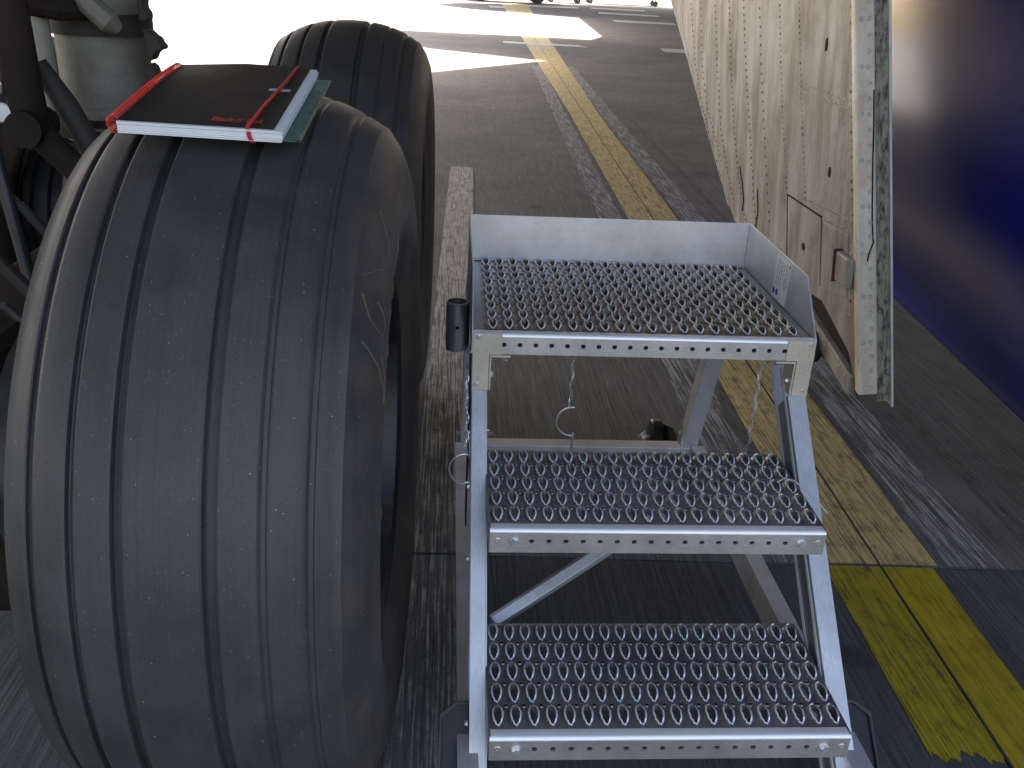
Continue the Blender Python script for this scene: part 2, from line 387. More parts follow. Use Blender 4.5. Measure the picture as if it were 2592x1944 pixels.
# ------------------------------------------------------------------ landing gear: strut, bogie, wheels
AX = Vector((1, -.029, 0)).normalized(); FO = Vector((.029, 1, 0)).normalized()
gear = thing('landing_gear', 'landing gear with ribbed black tyres and an oily grey strut left of the steps', 'landing gear', (-.97, 1.12, 0))
sx, sy = -.875, 1.17
b = MB(); b.lathe([(.955, 0), (.955, .1), (1.30, .1), (2.6, .1), (2.6, 0)], 40, 'Z', (sx, sy, 0)); b.build('strut', STRUT, gear)
b = MB(); b.lathe([(.45, 0), (.45, .13), (.62, .15), (.80, .14), (.93, .112), (.954, .106), (.954, 0)], 40, 'Z', (sx, sy, 0)); b.build('pivot_housing', STRUT_DK, gear)
for z_, r_ in ((.968, .118), (.995, .122), (1.02, .112), (1.045, .106)):
    b = MB(); b.lathe([(z_-.010, .09), (z_-.010, r_), (z_+.006, r_), (z_+.006, .09)], 40, 'Z', (sx, sy, 0)); b.build('collar', BROWNBLK if r_ > .11 else STRUT, gear, smooth=40)
b = MB(); b.lathe([(1.205, .09), (1.205, .112), (1.25, .112), (1.25, .09)], 40, 'Z', (sx, sy, 0)); b.build('clamp_ring', STRUT_DK, gear, smooth=40)
def px(q): return (-.738+(q[0]-375)*.0008, 1.205-(q[1]-100)*.00082)
for poly_ in ([(362, 74), (378, 80), (388, 90), (400, 97), (404, 108), (413, 118), (408, 126), (397, 128), (388, 136), (381, 150), (370, 156)],
              [(355, -20), (374, -20), (369, 22), (379, 36), (377, 54), (355, 56)], [(368, 160), (382, 170), (384, 182), (390, 188), (378, 200), (366, 204)]):
    b = MB(); b.prism([px(q) for q in poly_], ((1, 0, 0), (0, 0, 1), (0, 1, 0)), (0, 1.05, 0), 0, .05); b.build('hose_bracket', STRUT_DK, gear, bevel=.004)
b = MB(); b.tube([(-.86, 1.0, 1.33), (-.835, 1.0, 1.272), (-.80, 1.0, 1.24), (-.785, 1.01, 1.225)], [.02, .024, .024, .012], 12); b.build('hydraulic_actuator', STRUT, gear)
b = MB(); b.tube([(-.957, 1.03, 1.26), (-.957, 1.03, 1.12), (-.948, 1.03, 1.05)], [.022, .024, .014], 14); b.build('hydraulic_line', CREAM, gear)
b = MB(); b.tube([(-1.0, 1.0, 1.275), (-.9, 1.0, 1.262), (-.83, 1.05, 1.265)], .024, 10); b.build('cross_tube', BROWNBLK, gear)
b = MB(); b.tube([(-.955, .85, 1.62), (-.942, .85, 1.30), (-.934, .85, 1.15), (-.925, .85, 1.03)], [.04, .04, .037, .034], 18); b.build('brace_tube', BROWNBLK, gear)
b = MB(); b.tube([(-.925, .80, 1.045), (-.925, .90, 1.045)], .036, 22); b.build('brace_joint', BROWNBLK, gear)
b = MB(); b.tube([(-.925, .92, 1.16), (-.88, .92, 1.08), (-.82, .92, .95), (-.78, .92, .86)], [.018, .024, .026, .03], 14); b.build('torque_link', STRUT_DK, gear)
b = MB(); b.tube([(-.915, .85, 1.03), (-.84, .85, .95), (-.76, .85, .86)], [.03, .028, .026], 14); b.build('torque_link', BROWNBLK, gear)
b = MB(); b.tube([(-1.02, .8, .955), (-.947, .8, .886), (-.90, .8, .825), (-.85, .78, .76)], .010, 10); b.build('brake_rod', STRUT_DK, gear)
for q in ((-.992, .85, 1.118), (-.978, .85, 1.068)):  # white knobs standing in for sunlit gaps behind the gear
    b = MB(); b.hex(q, (.3, -1, .2), .02, .03, 10); b.build('sunlit_gap_spot', GAP_WHITE, gear)
bc = Vector((-.97, 0, .59))
b = MB(); p0 = Vector((-.985, .25, .585)); b.beam(p0, p0+FO*1.75, (1, 0, 0), .12, .14); b.build('bogie_beam', BROWNBLK, gear, bevel=.04)
for d_ in (0, 1.5):
    c_ = Vector((-.39, .366, .581+(.024 if d_ else 0))) + FO*d_
    b = MB(); b.tube([c_-AX*.15, c_-AX*1.05], .07, 20); b.build('axle', STRUT_DK, gear)
    for s0 in (.26, .86):
        b = MB(); pf = [(s0-.03, 0)]
        for k in range(5): r_ = .20 if k % 2 else .225; pf += [(s0+.025*k, r_), (s0+.0245+.025*k, r_)]
        b.lathe([(-x, r_) for x, r_ in pf]+[(-s0-.13, 0)], 28, 'X', c_); b.build('brake_stack', BRAKE, gear)
b = MB(); b.box(-1.30, -.75, .34, .62, .22, .48); b.build('brake_housing', BROWNBLK, gear, bevel=.03)
b = MB(); b.tube([(-1.0, .08, .80), (-.9, .04, .70), (-.84, .06, .60)], .03, 10); b.build('brake_line', BROWNBLK, gear)
for pts, r_, nm, mt in (([(-1.05, .62, .90), (-.93, .62, .83), (-.84, .62, .72)], .014, 'brake_line', STRUT_DK), ([(-1.0, .62, .74), (-.92, .60, .745), (-.86, .58, .70)], .010, 'brake_line', BRAKE),
        ([(-.98, .66, .68), (-.90, .62, .64), (-.84, .6, .52)], .018, 'hose', BLACK), ([(-.99, .6, .60), (-.91, .6, .615)], .034, 'brake_piston', BRAKE), ([(-.985, .58, .48), (-.90, .6, .49)], .036, 'brake_piston', BRAKE),
        ([(-.96, .55, .40), (-.88, .57, .39)], .03, 'brake_piston', BROWNBLK), ([(-1.02, .8, 1.16), (-.985, .8, 1.0), (-.96, .78, .85), (-.93, .75, .7)], .013, 'hose', BLACK)):
    b = MB(); b.tube(pts, r_, 12); b.build(nm, mt, gear)
b = MB(); b.tube([(-.95, .0, .52), (-.84, .02, .42)], .045, 12); b.build('brake_piston', BRAKE, gear)

# wheel prototype, local frame: X = axle, out to +X
def tread_r(x): return .612 - .936*x*x - 12.4*x**4
grooves = [(-.1625, .0085, .009), (-.108, .0095, .011), (-.051, .0135, .014), (.0545, .016, .014), (.1136, .0075, .005), (.1656, .008, .005)]
half = [(.20, .5576), (.2185, .530), (.231, .498), (.2365, .462), (.2355, .43), (.229, .395), (.222, .372), (.217, .365), (.212, .352), (.206, .325), (.200, .312), (.196, .300), (.18, .288)]
prof = []
xs = [i*.008 for i in range(-24, 25)]
for x, wd, dp in grooves: xs = [q for q in xs if abs(q-x) > wd/2+.0035]
ev = [(q, 0) for q in xs]
for x, wd, dp in grooves:
    h_ = wd/2
    ev += [(x-h_-.003, 0), (x-h_-.0005, .0016), (x-h_+.0012, dp*.9), (x-h_+.003, dp), (x+h_-.003, dp), (x+h_-.0012, dp*.9), (x+h_+.0005, .0016), (x+h_+.003, 0)]
ev.sort()
tp = [(x, tread_r(x)-d) for x, d in ev]
prof = [(-(x if x < .2 else .2+(x-.2)*.55), r_) for x, r_ in half[::-1]] + tp + half
def tyre_mb(zmin):
    b = MB(); b.lathe(prof, 200, 'X', (0, 0, 0), zmin); return b
def make_wheel(loc, label, zmin):
    t = tyre_mb(zmin).build('aircraft_wheel', RUB, gear, smooth=25, off=(0, 0, 0))
    t.location = Vector(loc)-gear.location; t.rotation_euler = (0, 0, -.029); t['label'] = label
    return t
near = make_wheel((-.39, .366, .581), 'nearest big ribbed black aircraft tyre, carrying the notebook', -.579)
b = MB(); b.lathe([(.19, .305), (.205, .310), (.208, .302), (.200, .290), (.14, .272), (.11, .255), (.10, .20), (.112, .15), (.12, .12), (.12, .07), (.16, .065), (.165, .05), (.165, 0)], 64, 'X'); b.build('rim', metal('wheel_rim_grey', (.09, .09, .092), .55, (1, 1, 1), .2, .4), near)
b = MB(); b.lathe([(-.19, .305), (-.205, .310), (-.205, .29), (-.12, .27), (-.08, .1), (-.08, 0)], 48, 'X'); b.build('inner_rim', BRAKE, near)
bm_ = MB(); bm_.hex((0, 0, 0), (1, 0, 0), .011, .016)
bolt0 = None
for k in range(14):
    a = 2*math.pi*k/14
    if bolt0 is None: bolt0 = bm_.build('wheel_bolt', ZINC, near); o = bolt0
    else: o = share(bolt0, near)
    o.location = (.104, .225*math.cos(a), .225*math.sin(a))
# chalk strokes on the outer wall: (radius, degrees up from straight back towards the viewer)
def wall_x(r_):
    pr = [(q[1], q[0]) for q in half]
    for (ra, xa), (rb, xb) in zip(pr, pr[1:]):
        if rb <= r_ <= ra: return xa+(xb-xa)*(ra-r_)/(ra-rb)
    return .2
b = MB()
def chalk(pts):
    out = []
    for (r0, a0), (r1, a1) in zip(pts, pts[1:]):
        for k in range(6):
            t_ = k/6; r_, a_ = r0+(r1-r0)*t_, R(a0+(a1-a0)*t_); out.append((wall_x(r_)+.0006, -r_*math.cos(a_), r_*math.sin(a_)))
    b = MB(); b.tube(out, .0015, 5); b.build('chalk_mark', CHALK, near)
chalk([(.545, 52), (.50, 57), (.44, 60), (.41, 59)])
chalk([(.545, 49), (.53, 46), (.49, 45), (.48, 48), (.52, 50)])
chalk([(.42, 56), (.40, 52), (.40, 48), (.43, 45), (.46, 46)])
chalk([(.54, 42), (.50, 40), (.45, 36), (.41, 33)])
chalk([(.49, 42), (.46, 39), (.47, 34)])
chalk([(.45, 74), (.42, 70), (.40, 67)]); chalk([(.53, 66), (.50, 63), (.49, 60)])
chalk([(.39, 20), (.40, 14), (.42, 11)]); chalk([(.40, 12), (.43, 16), (.41, 18)])
def copy_wheel(loc, label, zmin):
    t = make_wheel(loc, label, zmin)
    for ch in list(near.children):
        if ch.name.split('.')[0] in ('rim', 'inner_rim', 'wheel_bolt'): share(ch, t)
    return t
p_ = Vector((-.425, .366, .61)) + FO*1.5
copy_wheel(p_, 'second ribbed black tyre standing behind the notebook', -.606)

p_ = Vector((-1.56, .40, .581))
copy_wheel(p_ + FO*1.5, 'inner tyre in the dark behind the strut', -.579)

# ------------------------------------------------------------------ notebook on the near tyre
nb_c = Vector((-.407, .262, 1.185)); tilt = math.atan2(.045, .33)
nb = thing('notebook', 'black spiral notebook with red elastic band lying across the top of the nearest tyre', 'notebook', nb_c, world_parts=False)
nb.rotation_euler = (tilt, .022, R(-.6))
hw, hd, th = .100, .166, .0165
COVER = simple('notebook_cover_black', (.008, .008, .008), .55, 0, .2, 30, Specular_IOR_Level=.3)
PAPER = simple('paper_white', (.78, .78, .80), .8, 0, .05)
RED = simple('red_wire', (.55, .025, .012), .4)
ELAS = simple('red_elastic', (.42, .02, .022), .75, 0, .35, 400)
def sheet(x0, x1, y0, y1, z0, z1, sag, nx=10, ny=6):
    """thin slab whose far-left corner droops a little"""
    b = MB(); top = []; 
    f = lambda x, y: -sag*max(0, (y/hd))**2*max(0, (-x/hw))**1.0
    for z_ in (z0, z1):
        for i in range(nx+1):
            for j in range(ny+1):
                x = x0+(x1-x0)*i/nx; y = y0+(y1-y0)*j/ny; top.append((x, y, z_+f(x, y)))
    n1 = (nx+1)*(ny+1); fs = []
    for i in range(nx):
        for j in range(ny):
            a = i*(ny+1)+j; fs.append((a, a+1, a+ny+2, a+ny+1)); fs.append((n1+a, n1+a+ny+1, n1+a+ny+2, n1+a+1))
    for i in range(nx):
        a = i*(ny+1); fs.append((a, a+ny+1, n1+a+ny+1, n1+a)); a += ny; fs.append((a, n1+a, n1+a+ny+1, a+ny+1))
    for j in range(ny):
        a = j; fs.append((a, n1+a, n1+a+1, a+1)); a = nx*(ny+1)+j; fs.append((a, a+1, n1+a+1, n1+a))
    b.add(top, fs); return b
sheet(-hw, hw, -hd+.003, hd, th, th+.0012, .008).build('front_cover', COVER, nb)
pages = MB()
for k in range(11):
    z0 = .0018+k*.00132; d_ = random.uniform(-.0018, .0018)
    q = sheet(-hw+.004, hw+.011+random.uniform(-.0015, .0015), -hd+d_-.001, hd-.004, z0, z0+.00116, .007, 6, 4); pages.add(q.v, q.f)
pages.build('page_block', PAPER, nb)
GREEN = NT('green_folder'); _p = GREEN.pos(obj=True); _v = GREEN.n('TexVoronoi'); _v.inputs['Scale'].default_value = 90; GREEN.l(_p, _v.inputs['Vector'])
_n = GREEN.noise(_p, 60, 4)
_c = GREEN.ramp(_n, [(.35, (.05, .12, .10)), (.7, (.12, .23, .19))]); _c = GREEN.mix(GREEN.ramp(_v.outputs['Distance'], [(.18, 1.0), (.26, 0.0)]), _c, (.012, .02, .02))
GREEN = GREEN.set(_c, .4)
b = MB(); b.box(hw+.004-.05, hw+.032, -hd+.012, hd-.002, -.001, .0008); b.build('green_divider', GREEN, nb)
b = MB()
for k in range(26): b.obox((hw+.031+random.uniform(-.001, .001), -hd+.02+k*.0118+random.uniform(-.004, .004), .0015), ((1, 0, 0), (0, 1, .2), (0, 0, 1)), (.0012, random.uniform(.0015, .004), .0008))
b.build('divider_rivet', simple('brass_bits', (.55, .48, .33), .35, .9), nb)['kind'] = 'stuff'
sheet(-hw, hw, -hd+.003, hd, -.0006, .0006, .006).build('back_cover', COVER, nb)
b = MB(); pts = []
turns = 38
for k in range(turns*12+1):
    a = 2*math.pi*k/12; y = -hd+.004+(2*hd-.012)*k/(turns*12)
    zz_ = -.007*max(0, y/hd)**2
    pts.append((-hw-.002+.0095*math.cos(a), y, th*.5+.001+.0115*math.sin(a)+zz_))
b.tube(pts, .0011, 5); b.build('spiral_wire', RED, nb, smooth=60)
b = MB(); xb = hw-.026
ring = [(xb+.006, hd+.001, th+.003), (xb+.004, hd*.4, th+.0032), (xb-.004, -hd*.4, th+.0032), (xb-.007, -hd-.001, th+.003), (xb-.004, -hd-.004, th*.4), (xb-.001, -hd-.001, -.0015), (xb+.003, 0, -.003), (xb+.006, hd+.001, -.0015)]
def ribbon(b, pts, wdt, thk):
    v = []
    for x, y, z in pts: v += [(x-wdt, y, z), (x+wdt, y, z)]
    n_ = len(pts)
    b.add(v, [(2*i, 2*i+1, 2*((i+1) % n_)+1, 2*((i+1) % n_)) for i in range(n_)])
ribbon(b, ring, .0028, .001); o = b.build('elastic_band', ELAS, nb, smooth=60)
md = o.modifiers.new('thick', 'SOLIDIFY'); md.thickness = .0012
def text_mesh(name, body, size, mat_, parent, loc, rot=(0, 0, 0)):
    cu_ = bpy.data.curves.new(name, 'FONT'); cu_.body = body; cu_.size = size; cu_.extrude = .0001; cu_.offset = .0003
    to = bpy.data.objects.new(name, cu_); col.objects.link(to); dg = bpy.context.evaluated_depsgraph_get()
    me = bpy.data.meshes.new_from_object(to.evaluated_get(dg)); bpy.data.objects.remove(to)
    me.materials.clear(); me.materials.append(mat_)
    o = bpy.data.objects.new(name, me); col.objects.link(o); o.parent = parent; o.location = loc; o.rotation_euler = rot; return o
text_mesh('cover_lettering', "Black n' Red", .0125, simple('red_print', (.5, .02, .02), .5), nb, (.016, -hd+.022, th+.0017)).scale = (1.05, 1.9, 1)
b = MB(); b.box(xb-.013, xb+.017, .016, .029, th+.0015, th+.0017); b.build('cover_emblem', simple('pale_blue_print', (.35, .42, .55), .5), nb)

# ------------------------------------------------------------------ platform steps
st = thing('platform_steps', 'three-step aluminium platform ladder with perforated treads between tyre and gear door', 'step ladder', (.31, .5, 0))
W, D, RUN, RISE = .60, .290, .2338, .2457
def eye_cell(b, cx, cy, px, py, z0, lean=0, sz=1.0):
    per = []
    n_ = 5
    for (x0, y0, x1, y1) in ((.5, -.5, .5, .5), (.5, .5, -.5, .5), (-.5, .5, -.5, -.5), (-.5, -.5, .5, -.5)):
        for k in range(n_): per.append((x0+(x1-x0)*k/n_, y0+(y1-y0)*k/n_))
    N_ = len(per); ringv = [[] for _ in range(7)]
    for k, (u, v) in enumerate(per):
        a = math.atan2(v, u); ca, sa = math.cos(a), math.sin(a)
        ex = .0086*sz*ca*(1-(.40 if sa < 0 else .05)*sa*sa); ey = .0205*sz*sa
        hz = .0062*(.58+.42*sa) + .003*ca*ca
        tooth = .0016 if k % 2 else -.0010
        ringv[0].append((cx+u*px, cy+v*py, z0))
        ringv[1].append((cx+ex*1.66, cy+ey*1.22, z0+.0002))
        ringv[2].append((cx+ex*1.36, cy+ey*1.11, z0+.0004+hz*.38))
        ringv[3].append((cx+ex*1.14, cy+ey*1.06, z0+hz+tooth))
        ringv[4].append((cx+ex*.80, cy+ey*.90, z0+hz+tooth+.0012))
        ringv[5].append((cx+ex*.69, cy+ey*.84, z0+hz*.3))
        ringv[6].append((cx+ex*.72, cy+ey*.84, z0-.003))
    vs_ = [q for g_ in ringv for q in g_]
    for i in range(6):
        b.mi = 1 if i == 3 else 0
        b.add([], [])
        o = len(b.v) if i == 0 else o
        if i == 0: b.v += vs_
        for k in range(N_):
            j = (k+1) % N_
            b.f.append([o+i*N_+k, o+i*N_+j, o+(i+1)*N_+j, o+(i+1)*N_+k]); b.m.append(b.mi)
    b.mi = 0
def bump_hole(b, cx, cy, z0):
    n_ = 10; v = []
    for r_, z_ in ((.0058, .0003), (.0044, .0022), (.0034, .0022), (.003, .0008)):
        v += [(cx+r_*math.cos(2*math.pi*k/n_), cy+r_*1.1*math.sin(2*math.pi*k/n_), z0+z_) for k in range(n_)]
    b.mi = 0
    b.add(v, [(i*n_+k, i*n_+(k+1) % n_, (i+1)*n_+(k+1) % n_, (i+1)*n_+k) for i in range(3) for k in range(n_)])
    b.mi = 2; b.add(v[3*n_:], [tuple(range(n_))]); b.mi = 0
def hole_strip(b, x0, x1, y, z0, z1, holes, hw_, hh_, depth=.004, zc=None):
    """front face with a row of punched holes, facing -Y"""
    zc = (z0+z1)/2 if zc is None else zc
    edges = [x0] + [(a+c)/2 for a, c in zip(holes, holes[1:])] + [x1]
    for k, hx in enumerate(holes):
        a, c = edges[k], edges[k+1]
        outer = [(c, z1), ((a+c)/2, z1), (a, z1), (a, zc), (a, z0), ((a+c)/2, z0), (c, z0), (c, zc)]
        inner = [(hx+hw_*.8, zc+hh_*.8), (hx, zc+hh_), (hx-hw_*.8, zc+hh_*.8), (hx-hw_, zc), (hx-hw_*.8, zc-hh_*.8), (hx, zc-hh_), (hx+hw_*.8, zc-hh_*.8), (hx+hw_, zc)]
        v = [(p, y, q) for p, q in outer] + [(p, y, q) for p, q in inner] + [(p, y+depth, q) for p, q in inner]
        fs = []
        for i in range(8):
            j = (i+1) % 8; fs += [(i, j, 8+j, 8+i), (8+i, 8+j, 16+j, 16+i)]
        b.add(v, fs)
        b.mi, mm = 2, b.mi
        b.add([(p, y+depth, q) for p, q in inner], [tuple(range(8))]); b.mi = mm
def nose(b, x0, x1, y, z0, r_=.007, lip=.004):
    """rounded front edge from the top sheet to the front face; a slight raised bead behind it"""
    pr = [(y+.020, z0), (y+.016, z0+.0006), (y+r_, z0+.0006)] + [(y+r_-r_*math.sin(R(a)), z0+.0006-r_+r_*math.cos(R(a))) for a in (20, 40, 60, 80, 90)]
    b.mi = 1
    v = [(x, p, q) for p, q in pr for x in (x0, x1)]
    b.add(v, [(2*i, 2*i+1, 2*i+3, 2*i+2) for i in range(len(pr)-1)]); b.mi = 0
    return z0+.0006-r_
bolt_mb = MB(); bolt_mb.hex((0, 0, 0), (0, -1, 0), .0075, .007); bolt_mb.lathe([(0, .0105), (-.0015, .0105), (-.0018, .006)], 14, 'Y')
bolt_p = {}
def bolt(parent, loc, axis=(0, -1, 0), s=1.0):
    key = 'm'
    if key not in bolt_p: bolt_p[key] = bolt_mb.build('bolt', ZINC, parent, off=(0, 0, 0)); o = bolt_p[key]
    else: o = bolt_p[key].copy(); col.objects.link(o)
    o.parent = parent
    base = parent.location if parent.type == 'EMPTY' else Vector(parent.get('base_off', (0, 0, 0)))
    o.location = Vector(loc)-Vector(base); o.rotation_euler = Vector((0, -1, 0)).rotation_difference(Vector(axis)).to_euler(); o.scale = (s, s, s)
    return o
for k in range(2):
    y0, z0 = RUN*k, RISE*(k+1)
    b = MB(); px, py = W/20, (D-.022)/5
    for i in range(20):
        for j in range(5): eye_cell(b, px*(i+.5), y0+.020+py*(j+.5), px, py, z0)
    for i in range(19):
        for j in range(1, 5): bump_hole(b, px*(i+1), y0+.020+py*j, z0)
    nz = nose(b, 0, W, y0, z0)
    # rear and side flanges
    b.box(0, W, y0+D-.002, y0+D+.001, z0-.035, z0+.0015)
    for x in (0, W): 
        sgn = 1 if x == 0 else -1
        b.box(x-.0015, x+.0015, y0+.004, y0+D, z0-.048, z0+.001)
    tr = b.build('tread', [TREAD, LIP, HOLE], st, smooth=48)
    b = MB(); b.mi = 0
    hole_strip(b, .0, W, y0, z0-.046, nz, [.0735+.0303*i for i in range(16)], .0048, .0036 if k else .0042, zc=z0-.0235)
    b.box(0, W, y0+.0005, y0+.020, z0-.0475, z0-.046)
    fr = b.build('tread_front', [ALU_EDGE, ALU, HOLE], tr, smooth=0)
    for x in (.0435, .557): bolt(tr, (x, y0-.0005, z0-.0235))
    for x in (.0135, .588):
        b = MB(); b.lathe([(.0005, .0065), (-.0012, .005), (-.0012, .0035), (.0005, .0025)], 14, 'Y', (x, y0, z0-.0225)); b.build('stud', ALU_EDGE, tr, smooth=50)
# platform
z0 = 3*RISE; yf = .5414; yb = 1.0454
b = MB(); px, py = .6355/20, (yb-yf-.024)/9
for i in range(20):
    for j in range(9): eye_cell(b, -.0072+px*(i+.5), yf+.020+py*(j+.5), px, py, z0)
for i in range(19):
    for j in range(1, 9): bump_hole(b, -.0072+px*(i+1), yf+.020+py*j, z0)
nz = nose(b, -.0298, .6468, yf, z0)
dk = b.build('platform_deck', [TREAD_WARM, LIP, HOLE], st, smooth=48)
b = MB(); hole_strip(b, -.0298, .6468, yf, z0-.041, nz, [.0300+.03095*i for i in range(19)], .0048, .0045, zc=z0-.0225)
b.box(-.0298, .6468, yf+.0005, yf+.03, z0-.0425, z0-.041); b.build('platform_front', [ALU_EDGE, ALU, HOLE], dk, smooth=0)
b = MB(); b.box(-.0298, -.0074, yf+.008, yb, z0-.04, z0-.0008); b.build('deck_side_bar', ALU_DULL, dk, bevel=.001)
b = MB(); b.box(.6285, .6445, yf+.008, yb, z0-.04, z0-.0008); b.build('deck_side_bar', ALU_DULL, dk, bevel=.001)
for y_, mt in ((.665, BEIGE), (.76, ALU), (.875, BEIGE)):
    b = MB(); b.box(-.005, .627, y_, y_+.034, z0-.060, z0-.034); b.build('cross_bar', mt, dk, bevel=.001)
# toe boards
TH = .003
b = MB(); b.box(-.0298, .6468, yb+.002, yb+.005, z0-.045, z0+.109); gb = b.build('guard_panel', ALU_SHEET, st, bevel=.0007)
b = MB(); b.box(-.025, .642, yb-.010, yb+.001, z0-.0005, z0+.004); b.build('weld_bead', ALU_DULL, gb, bevel=.0015)
side = [(yf, z0-.042), (yb+.0015, z0-.042), (yb+.0015, z0+.109), (.643, z0+.103), (yf+.003, z0+.001)]
for nm, x0_, x1_ in (('guard_panel', -.0331, -.0301), ('guard_panel', .6471, .6501)):
    b = MB(); b.prism(side, ((0, 1, 0), (0, 0, 1), (1, 0, 0)), (0, 0, 0), x0_, x1_); gs = b.build(nm, ALU_SHEET, st, bevel=.0006)
# sticker on the right guard (gs is the right one): white label, blue round marks, grey print
b = MB(); X = .6466
def quad(y0_, y1_, z0_, z1_, x, mi):
    b.mi = mi; b.add([(x, y0_, z0_), (x, y0_, z1_), (x, y1_, z1_), (x, y1_, z0_)], [(0, 1, 2, 3)])
quad(.735, .828, z0+.001, z0+.099, X, 0)
def disc(cy, cz, r_, x, mi, inner=0):
    b.mi = mi; n_ = 20
    if inner:
        v = [(x, cy+q*math.cos(2*math.pi*k/n_), cz+q*math.sin(2*math.pi*k/n_)) for q in (r_, inner) for k in range(n_)]
        b.add(v, [(k, (k+1) % n_, n_+(k+1) % n_, n_+k) for k in range(n_)])
    else: b.add([(x, cy+r_*math.cos(2*math.pi*k/n_), cz+r_*math.sin(2*math.pi*k/n_)) for k in range(n_)], [tuple(range(n_))])
disc(.818, z0+.016, .0075, X-.0002, 1); disc(.798, z0+.018, .0075, X-.0002, 1)
disc(.756, z0+.048, .0125, X-.0002, 2, .0105); disc(.756, z0+.048, .007, X-.0002, 2, .0055)
for k in range(6):
    yy = .744+.013*k+random.uniform(-.001, .001); za = z0+.064 if .74 < yy < .772 else z0+.034
    zq = za
    while zq < z0+.088:
        l_ = random.uniform(.003, .010); quad(yy, yy+.0042, zq, min(zq+l_, z0+.092), X-.0002, 2); zq += l_+.0022
quad(.737, .742, z0+.089, z0+.094, X-.0002, 1)
b.mi = 0
b.build('sticker', [simple('sticker_white', (.92, .93, .96), .45, 0, .05), simple('sticker_blue', (.03, .03, .32), .45, 0, .1), simple('sticker_print', (.36, .37, .42), .5, 0, .1)], gs, smooth=0)
# corner plates: raw L-shaped plates over the front corners
for s_ in (0, 1):
    fx = (lambda x: x) if s_ == 0 else (lambda x: .617-x)
    poly = [(-.0305, z0+.0005), (.026, z0+.0005), (.026, z0-.0425), (.002, z0-.0425), (.002, z0-.118), (-.0305, z0-.118)]
    poly = [(fx(x), z_) for x, z_ in poly]
    b = MB(); b.prism(poly, ((1, 0, 0), (0, 0, 1), (0, -1, 0)), (0, yf-.0008, 0), 0, .0025); cp = b.build('corner_plate', PLATE, st, bevel=.0006)
    for x, z_ in ((-.020, z0-.006), (-.021, z0-.106)): bolt(cp, (fx(x), yf-.0033, z_), s=.55)
    b = MB()
    x0_, x1_ = sorted((fx(.003), fx(.0065))); b.box(x0_, x1_, yf-.002, yf+.05, z0-.118, z0-.049)
    x0_, x1_ = sorted((fx(.003), fx(.044))); b.box(x0_, x1_, yf-.002, yf+.05, z0-.0485, z0-.0445)
    ab = b.build('angle_bracket', PLATE, st, bevel=.0006)
    bolt(ab, (fx(.007), yf+.02, z0-.093), (1 if s_ == 0 else -1, 0, 0), .8)
    bolt(ab, (fx(.035), yf+.004, z0-.052), (0, 0, -1), .7)
# stringers: aluminium channels sloping down towards the viewer
LS = Vector((0, .722, .692)); NS = Vector((0, -.692, .722))
top = Vector((0, yf+.002, z0-.1185)); bot = top - LS*((top.z-.012)/LS.z)
def chan(b, x0_, x1_, d0, d1):
    """bar between x0,x1 and depth d0..d1 behind the front plane"""
    b.add([Vector((x, 0, 0))+p-NS*d for p in (bot, top+LS*(.0 if d0 < .01 else .10)) for x in (x0_, x1_) for d in (d0, d1)],
          [(0, 1, 3, 2), (4, 6, 7, 5), (0, 4, 5, 1), (2, 3, 7, 6), (0, 2, 6, 4), (1, 5, 7, 3)])
for s_ in (0, 1):
    xo = -.030 if s_ == 0 else .647; xi = -.0015 if s_ == 0 else .6105; sg = 1 if s_ == 0 else -1
    b = MB(); chan(b, *sorted((xo, xi)), 0, .003)
    o_ = b.build('stringer', ALU, st, bevel=.0008)
    b = MB(); xw = xi
    chan(b, *sorted((xw, xw-sg*.003)), .003, .075)
    b.build('web', ALU_DULL, o_, bevel=.0006)
    b = MB()
    for d_ in (.010, .016, .060, .067): chan(b, *sorted((xw+sg*.0002, xw+sg*.0028)), d_, d_+.003)
    chan(b, *sorted((xo, xw)), .072, .075)
    b.build('web_rib', ALU, o_, bevel=.0005)
    for q in (.08, .19, .33, .62, .70):
        p = top-LS*q-NS*.03; bolt(o_, (xo-sg*.002, p.y, p.z), (-sg, 0, 0), .7)
    b = MB(); p = top-LS*((top.z-.02)/LS.z); b.box(min(xo, xi)-.003, max(xo, xi)+.003, p.y-.02, p.y+.10, 0, .022); b.build('rubber_foot', BLACK, o_, bevel=.004)
    # black side plate near the foot, with a raised rim
    c0 = top-LS*((top.z-.215)/LS.z)
    def pl(pts, d0, d1, nm, mt, par):
        b = MB(); b.prism(pts, (Vector((-sg, 0, 0)), -LS, -NS), Vector((xo, 0, 0))+c0, d0, d1); return b.build(nm, mt, par, bevel=.002)
    out = [(-.002, 0), (.022, 0), (.052, .022), (.056, .27), (-.002, .27)]
    sp = pl(out, .03, .034, 'side_plate', BLACK, st)
    rim = [(-.002, 0), (.022, 0), (.052, .022), (.056, .27), (.049, .27), (.046, .029), (.020, .007), (-.002, .007)]
    pl(rim, .022, .03, 'plate_rim', simple('dark_grey_plastic', (.05, .05, .055), .5), sp)
